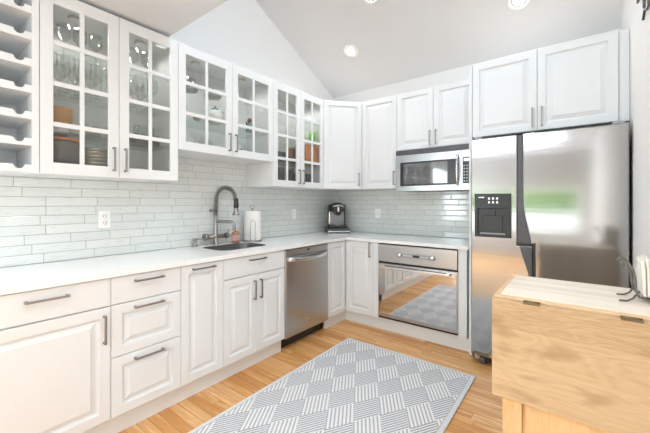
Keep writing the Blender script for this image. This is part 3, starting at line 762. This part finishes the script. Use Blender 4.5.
# ------------------------------------------------------------------ drop-leaf table
TX0, TX1, TY0, TY1, TZ = 2.327, 2.872, -2.045, -1.560, .900
r = root('drop_leaf_table', (2.6, -1.8, 0), 'light maple drop-leaf kitchen table standing before the refrigerator', 'table')
b = MB(); b.box((TX0, TY0, TZ-.028), (TX1, TY0+.032, TZ), .003); b.box((TX0, TY1-.018, TZ-.028), (TX1, TY1, TZ), .003); b.box((TX0, TY0+.032, TZ-.028), (TX0+.022, TY1-.018, TZ), .003)
b.make('top_rim', 'topwood', r)
b = MB(); b.box((TX0+.0225, TY0+.0325, TZ-.028), (TX1, TY1-.0185, TZ+.004), .002); b.make('butcher_block_top', 'blockwood', r)['label'] = 'bleached butcher block strips'
lf = MB().box((TX0-.002, TY0-.026, .495), (TX1, TY0-.003, TZ-.008), .003).make('drop_leaf', 'leafwood', r)
MB().box((TX0-.002, TY1+.003, .495), (TX1, TY1+.026, TZ-.008), .003).make('drop_leaf', 'blockwood', r)  # unseen back leaf, given bleached wood to lighten its dim reflection
for x in (2.463, 2.748):
    b = MB(); b.box((x-.028, TY0-.0275, TZ-.0125), (x+.028, TY0-.025, TZ-.0085), .0006); b.box((x-.028, TY0-.0275, TZ-.0082), (x+.028, TY0-.001, TZ-.0062), .0006); b.tube([(x-.028, TY0-.002, TZ-.006), (x+.028, TY0-.002, TZ-.006)], .004, 8); b.make('hinge', 'hinge', r)
for x, y in ((TX0+.03, TY0+.012), (TX1-.10, TY0+.012), (TX0+.03, TY1-.085), (TX1-.10, TY1-.085)):
    MB().box((x, y, 0), (x+.07, y+.07, TZ-.029), .004).make('leg', 'frontwood', r)
b = MB(); b.box((TX0+.101, TY0+.030, .10), (TX1-.101, TY0+.048, TZ-.029)); b.make('front_panel', 'frontwood', r)
b = MB(); b.box((TX0+.045, TY0+.083, .10), (TX0+.063, TY1-.086, TZ-.029)); b.make('side_panel', 'frontwood', r)
MB().box((TX0+.064, TY0+.05, .10), (TX1-.02, TY1-.09, .118)).make('lower_shelf', 'topwood', r)

# ------------------------------------------------------------------ napkin holder
r = root('napkin_holder', (2.80, -1.82, TZ+.004), 'wrought iron cradle with scroll ends on the butcher block', 'napkin holder')
zt = TZ+.0045
for y in (-1.845, -1.735):
    b = MB()
    b.tube([(2.732, y-.02, zt+.004), (2.755, y-.012, zt+.004), (2.772, y, zt+.012), (2.782, y, zt+.03)], .0035, 8)
    pts = [(2.866, y, zt+.022), (2.80, y, zt+.018), (2.788, y, zt+.026), (2.780, y, zt+.05), (2.778, y, zt+.085), (2.772, y, zt+.120), (2.760, y, zt+.145), (2.747, y, zt+.152), (2.738, y, zt+.146), (2.740, y, zt+.137), (2.749, y, zt+.138)]
    sm = []
    for i in range(len(pts)-1):
        for k in range(3):
            p0, p1, p2, p3 = [Vector(pts[max(0, min(len(pts)-1, j))]) for j in (i-1, i, i+1, i+2)]; t_ = k/3
            sm.append(.5*((2*p1) + (p2-p0)*t_ + (2*p0-5*p1+4*p2-p3)*t_*t_ + (3*p1-p0-3*p2+p3)*t_**3))
    sm.append(Vector(pts[-1])); b.tube(sm, .0045, 8); b.make('scroll_bar', 'iron', r)
for x, z in ((2.805, .018), (2.745, .150), (2.850, .021)):
    MB().tube([(x, -1.8405, zt+z), (x, -1.7395, zt+z)], .003, 8).make('cross_bar', 'iron', r)
rr = random.Random(5)
for k in range(7):
    x = 2.802 + k*.0112
    b = MB(); rows_ = []
    H = .122 + rr.uniform(-.016, .026); lean = -.004
    ph = 1.2 + rr.uniform(-.03, .03)
    for j in range(9):
        z = zt + .0285 + H*j/8; f = j/8
        wv = [(.0035*math.sin(ph + 12*t_ + 2*f) * (.3+f)) for t_ in [q/12 for q in range(13)]]
        th = .0033
        rows_.append([(x + lean*f + wv[q] - th, -1.872 + .165*q/12 + .006*math.sin(ph+f*3), z + .004*math.sin(q*1.3+ph)*f) for q in range(13)] +
                     [(x + lean*f + wv[q] + th, -1.872 + .165*q/12 + .006*math.sin(ph+f*3), z + .004*math.sin(q*1.3+ph)*f) for q in range(12, -1, -1)])
    b.loops(rows_, True, True, True)
    tag(b.make('paper_napkin', 'napkin'), 'cream paper napkin standing in the iron cradle', 'napkin', 'paper napkins in the iron cradle')

# ------------------------------------------------------------------ wall ornament at the upper right
b = MB(); xw = XR-.012
b.tube([(xw, -1.28, 2.33), (xw, -1.28, 2.262)], .006, 8); b.tube([(xw, -1.25, 2.216), (xw, -1.30, 2.245), (xw, -1.36, 2.216), (xw, -1.42, 2.21)], .006, 8)
b.tube([(xw, -1.06, 2.395), (xw, -1.16, 2.40), (xw, -1.28, 2.33), (xw, -1.40, 2.34)], .006, 8); b.tube([(xw, -1.40, 2.34), (xw, -1.42, 2.21)], .006, 8)
b.box((xw-.004, -1.30, 2.31), (XR-.0005, -1.26, 2.35), .002)
tag(b.make('iron_wall_ornament', 'iron'), 'thin black iron ornament high on the right wall', 'ornament')

# ------------------------------------------------------------------ things inside the glass cabinets
def single(name, prof, c, mat, label, cat, group=None, seg=20):
    o = MB().lathe(prof, (0,0,0), seg).make(name, mat); o.location = c; return tag(o, label, cat, group)
SA = [1.455, 1.679, 1.939, 2.152]   # standing heights in the stemware cabinet (floor, three shelves)
SB = [1.678, 1.922, 2.152]
SC = [1.455, 1.697, 1.944, 2.152]
e = .0005
# wine glasses
wp = [(.032, 0), (.032, .002), (.005, .006), (.004, .075), (.012, .088), (.033, .115), (.037, .14), (.034, .172), (.031, .19), (.0298, .19), (.0325, .172), (.0355, .14), (.031, .117), (.010, .092), (0, .090)]
wg = MB().lathe(wp, (0,0,0), 14).make('wine_glass', 'glassware')
first = True
def place_glass(x, y, z, label, group):
    global first
    if first: o = wg; first = False
    else: o = wg.copy(); C.objects.link(o)
    o.location = (x, y, z+e); tag(o, label, 'glass', group)
for sh, nm in ((2, 'upper middle'), (3, 'top')):
    for x in (.10, .19, .28):
        if sh == 3 and x != .19: continue
        for k in range(4):
            place_glass(x, -3.055 + k*.082, SA[sh]+.006*0, 'clear wine glass behind the left door on the %s shelf of the stemware cabinet' % nm, 'wine glasses, left door, %s shelf' % nm)
        for k in range(3):
            place_glass(x, -2.685 + k*.092, SA[sh], 'clear wine glass behind the right door on the %s shelf of the stemware cabinet' % nm, 'wine glasses, right door, %s shelf' % nm)
# low tumblers
tp = [(.030, 0), (.036, .002), (.039, .085), (.0375, .085), (.034, .008), (0, .007)]
tg = MB().lathe(tp, (0,0,0), 16).make('tumbler', 'glassware')
mugs = [(.20, -2.855), (.24, -2.79), (.13, -2.80)]
for i, (x, y) in enumerate(mugs):
    o = tg if i == 0 else tg.copy()
    if i: C.objects.link(o)
    o.location = (x, y, SA[1]+.006+e-.006); tag(o, 'clear glass tumbler right of the tan canister in the stemware cabinet', 'glass', 'tumblers beside the tan canister')
# tan canister with white base
r = root('canister', (.2, -3.0, SA[1]+e), 'tan woven canister with a pale base in the stemware cabinet', 'canister')
c = (.2, -3.0, SA[1]+e)
MB().lathe([(.048, 0), (.052, .006), (.056, .045), (.058, .050)], c, 24).make('canister_base', 'china', r)
MB().lathe([(.058, .050), (.064, .052), (.070, .150), (.066, .155), (0, .155)], c, 24).make('canister_body', 'tan', r)
# grey pot with copper rim on plates
for k in range(4):
    single('plate', [(.055, 0), (.062, .003), (.108, .012), (.112, .015), (.106, .0145), (.06, .006), (0, .006)], (.2, -2.985, SA[0]+e+k*.0105), 'cream', 'cream plate in the pile under the grey pot', 'plate', 'plates under the grey pot', 28)
c = (.2, -2.985, SA[0]+.050)
r = root('stoneware_pot', c, 'dark grey pot with a copper rim on the bottom shelf of the stemware cabinet', 'pot')
MB().lathe([(.075, 0), (.095, .006), (.104, .03), (.106, .125), (.104, .135), (.098, .135), (.098, .01), (0, .008)], c, 28).make('pot_body', 'stoneware', r)
MB().lathe([(.1045, .1355), (.109, .138), (.109, .150), (.102, .152), (.098, .148), (.098, .1355)], c, 28).make('pot_rim', 'copper', r)
for k in range(3):
    single('plate', [(.05, 0), (.058, .003), (.084, .010), (.087, .013), (.082, .0125), (.055, .006), (0, .006)], (.2, -2.82, SA[0]+e+k*.0095), 'cream', 'cream plate in the pile under the nested bowls', 'plate', 'plates under the nested bowls', 24)
bp = [(.028, 0), (.034, .004), (.062, .036), (.072, .045), (.070, .046), (.058, .037), (.03, .008), (0, .007)]
for k in range(5):
    single('bowl', bp, (.2, -2.805, SA[0]+.034+k*.022), 'cream', 'cream bowl in the nested stack at the bottom of the stemware cabinet', 'bowl', 'nested cream bowls', 24)
# right door: dark box of candle glasses, plates
b = MB(); b.box((.13, -2.60, SA[1]+e), (.25, -2.435, SA[1]+.075), .004); tag(b.make('storage_box', 'stoneware'), 'dark low box on the second shelf of the stemware cabinet, right door', 'box')
for y in (-2.565, -2.515, -2.465):
    o = tg.copy(); C.objects.link(o); o.location = (.19, y, SA[1]+.0755+e); tag(o, 'clear tumbler standing on the dark low box', 'glass', 'tumblers on the dark box'); o.scale = (.55, .55, .8)
for k in range(4):
    single('plate', [(.06, 0), (.07, .003), (.115, .011), (.118, .014), (.112, .0135), (.06, .006), (0, .006)], (.19, -2.54, SA[0]+e+k*.0105), 'cream', 'cream plate in the low pile behind the right door of the stemware cabinet', 'plate', 'low pile of cream plates', 28)

# sink cabinet: pewter, china, figures
def teapot(c, body, label, s=1.0, name='teapot'):
    r = root(name, c, label, 'teapot')
    MB().lathe([(.030*s, 0), (.034*s, .004*s), (.052*s, .03*s), (.054*s, .05*s), (.040*s, .078*s), (.022*s, .086*s)], c, 20).make('pot_body', body, r)
    b = MB(); b.lathe([(.024*s, .0865*s), (.018*s, .096*s), (.005*s, .10*s), (.008*s, .108*s), (0, .112*s)], c, 16); b.make('lid', 'teal', r)
    b = MB(); pts = [(c[0]+.01, c[1]+(.045+.035*math.sin(a))*s, c[2]+(.048-.032*math.cos(a))*s) for a in [math.pi*k/10 for k in range(11)]]; b.tube(pts, .006*s, 8); b.make('handle', 'china', r)
    b = MB(); b.tube([(c[0]+.01, c[1]-.045*s, c[2]+.035*s), (c[0]+.01, c[1]-.068*s, c[2]+.055*s), (c[0]+.01, c[1]-.082*s, c[2]+.085*s)], [.011*s, .008*s, .006*s], 8); b.make('spout', body, r)
    return r
pb = [(.020, 0), (.022, .006), (.010, .012), (.010, .02), (.040, .035), (.056, .06), (.054, .061), (.036, .038), (0, .026)]
for y, lab in ((-2.190, 'left of two pewter dishes on the top shelf above the sink'), (-1.975, 'right of two pewter dishes on the top shelf above the sink')):
    single('footed_bowl', [(.030, 0), (.062, .004), (.074, .022), (.072, .023), (.060, .008), (0, .006)], (.20, y, SB[2]+e), 'pewter', lab, 'dish')
for y in (-2.222, -2.160):
    single('cup', [(.016, 0), (.018, .005), (.026, .045), (.028, .085), (.026, .085), (.022, .03), (0, .018)], (.20, y, SB[2]+e+.0215), 'chrome', 'small shiny metal cup standing in the left pewter dish', 'cup', 'metal cups in the pewter dish')
single('lidded_jar', [(.020, 0), (.026, .004), (.030, .03), (.02, .05), (.006, .055), (.008, .066), (0, .07)], (.2, -1.975, SB[2]+e+.0215), 'pewter', 'small lidded jar standing in the right pewter dish', 'jar')
single('trinket_pot', [(.020, 0), (.028, .01), (.030, .035), (.018, .05), (.005, .056), (0, .06)], (.27, -2.16, SB[1]+e), 'pink', 'small pink pot left of the white and blue teapot', 'pot')
teapot((.27, -2.0, SB[1]+e), 'china', 'white and blue teapot with a looped handle on the middle shelf above the sink', 1.35)
# standing plates (rest on rims, lean slightly)
def standing_plate(x, y, z, rad, mat, label):
    b = MB(); b.lathe([(0, 0), (rad*.55, 0), (rad*.62, -.004), (rad, -.014), (rad, -.018), (rad*.58, -.007), (0, -.005)][::-1], (0, 0, 0), 28, True, 'x'); o = b.make('plate', mat)
    o.location = (x, y, z+rad+.001); o.rotation_euler.y = math.radians(-9); return tag(o, label, 'plate')
standing_plate(.075, -2.14, SB[0], .095, 'china', 'white plate standing upright behind the left pane on the bottom shelf above the sink')
standing_plate(.075, -1.945, SB[0], .085, 'glassware', 'clear glass plate standing upright behind the left door above the sink')
r = root('gravy_boat', (.2, -2.15, SB[0]+e), 'dark pewter sauce boat on the bottom shelf above the sink', 'sauce boat')
b = MB(); b.lathe([(.026, 0), (.03, .004), (.016, .014), (.044, .036), (.05, .062), (.046, .062), (.036, .036), (0, .024)], (.2, -2.15, SB[0]+e), 20); b.make('boat', 'pewter', r)
b = MB(); b.tube([(.2, -2.10, SB[0]+.055), (.2, -2.075, SB[0]+.075), (.2, -2.06, SB[0]+.05), (.2, -2.10, SB[0]+.035)], .005, 8); b.make('handle', 'pewter', r)
# seated figurine
c = (.27, -1.645, SB[1]+e)
r = root('figurine', c, 'small brown and blue figurine on the middle shelf, right door above the sink', 'figurine')
b = MB(); b.lathe([(.036, 0), (.038, .01), (.028, .045), (.022, .075), (.012, .084)], c, 16); b.make('figure_body', 'teal', r)
b = MB(); b.sphere((c[0], c[1], c[2]+.102), .022, (1, 1, 1.1), 14); b.tube([(c[0], c[1]-.02, c[2]+.07), (c[0]+.02, c[1]-.05, c[2]+.055), (c[0]+.03, c[1]-.06, c[2]+.075)], .008, 8); b.make('figure_head', 'brown', r)
teapot((.25, -1.72, SB[0]+e), 'china', 'small teal and white teapot on the bottom shelf, right door above the sink', .85)
standing_plate(.075, -1.60, SB[0], .085, 'china', 'white plate standing upright behind the small teal teapot')

# corner-side cabinet
b = MB(); b.box((.14, -1.30, SC[1]+e), (.29, -1.17, SC[1]+.095), .004); tag(b.make('storage_tin', 'navy'), 'dark square tin on the second shelf beside the corner', 'tin')
for k, (x, y) in enumerate(((.25, -1.105), (.25, -1.02))):
    c = (x, y, SC[1]+e); r = root('storage_jar', c, ('nearer brown jar on the second shelf beside the corner' if k == 0 else 'farther brown jar on the second shelf beside the corner'), 'jar')
    MB().lathe([(.036, 0), (.038, .004), (.038, .135), (.030, .15)], c, 20).make('jar_body', 'brown', r)
    MB().lathe([(.033, .1505), (.033, .178), (0, .180)], c, 20).make('jar_lid', 'cream', r)
for k, (y, h, lab) in enumerate(((-1.19, .19, 'tall dark canister at left on the bottom shelf beside the corner'), (-1.05, .20, 'tall dark canister behind the door handles beside the corner'), (-.98, .16, 'shorter dark canister next to the door handles beside the corner'))):
    c = (.2, y, SC[0]+e); r = root('canister', c, lab, 'canister')
    MB().lathe([(.034, 0), (.036, .004), (.036, h-.03), (.034, h-.028)], c, 20).make('canister_body', 'stoneware', r)
    MB().lathe([(.0365, h-.0275), (.0365, h-.004), (.034, h), (0, h)], c, 20).make('canister_lid', 'pewter', r)
single('drinking_cup', [(.030, 0), (.033, .003), (.044, .115), (.042, .115), (.031, .008), (0, .007)], (.295, -.80, SC[2]+e), 'green', 'bright green cup on the third shelf beside the corner', 'cup')
single('drinking_cup', [(.030, 0), (.033, .003), (.044, .095), (.042, .095), (.031, .008), (0, .007)], (.295, -.90, SC[2]+e), 'palegreen', 'pale green cup on the third shelf beside the corner', 'cup')
for k in range(7):
    b = MB(); y = -.948 + k*.030; hh = .205 + [0, .01, -.012, .006, -.004, .012, -.008][k]
    b.box((.19, y, SC[1]+e), (.335, y+.028, SC[1]+hh), .002)
    tag(b.make('cookbook', 'orange'), 'orange spined cookbook in the row behind the right door beside the corner', 'book', 'orange cookbooks')
for k, (y, h) in enumerate(((-.88, .17), (-.80, .15))):
    b = MB(); b.box((.12, y-.032, SC[0]+e), (.25, y+.032, SC[0]+h), .004)
    tag(b.make('storage_tin', 'navy'), ('taller dark tin on the bottom shelf, right door beside the corner' if k == 0 else 'shorter dark tin on the bottom shelf, right door beside the corner'), 'tin')
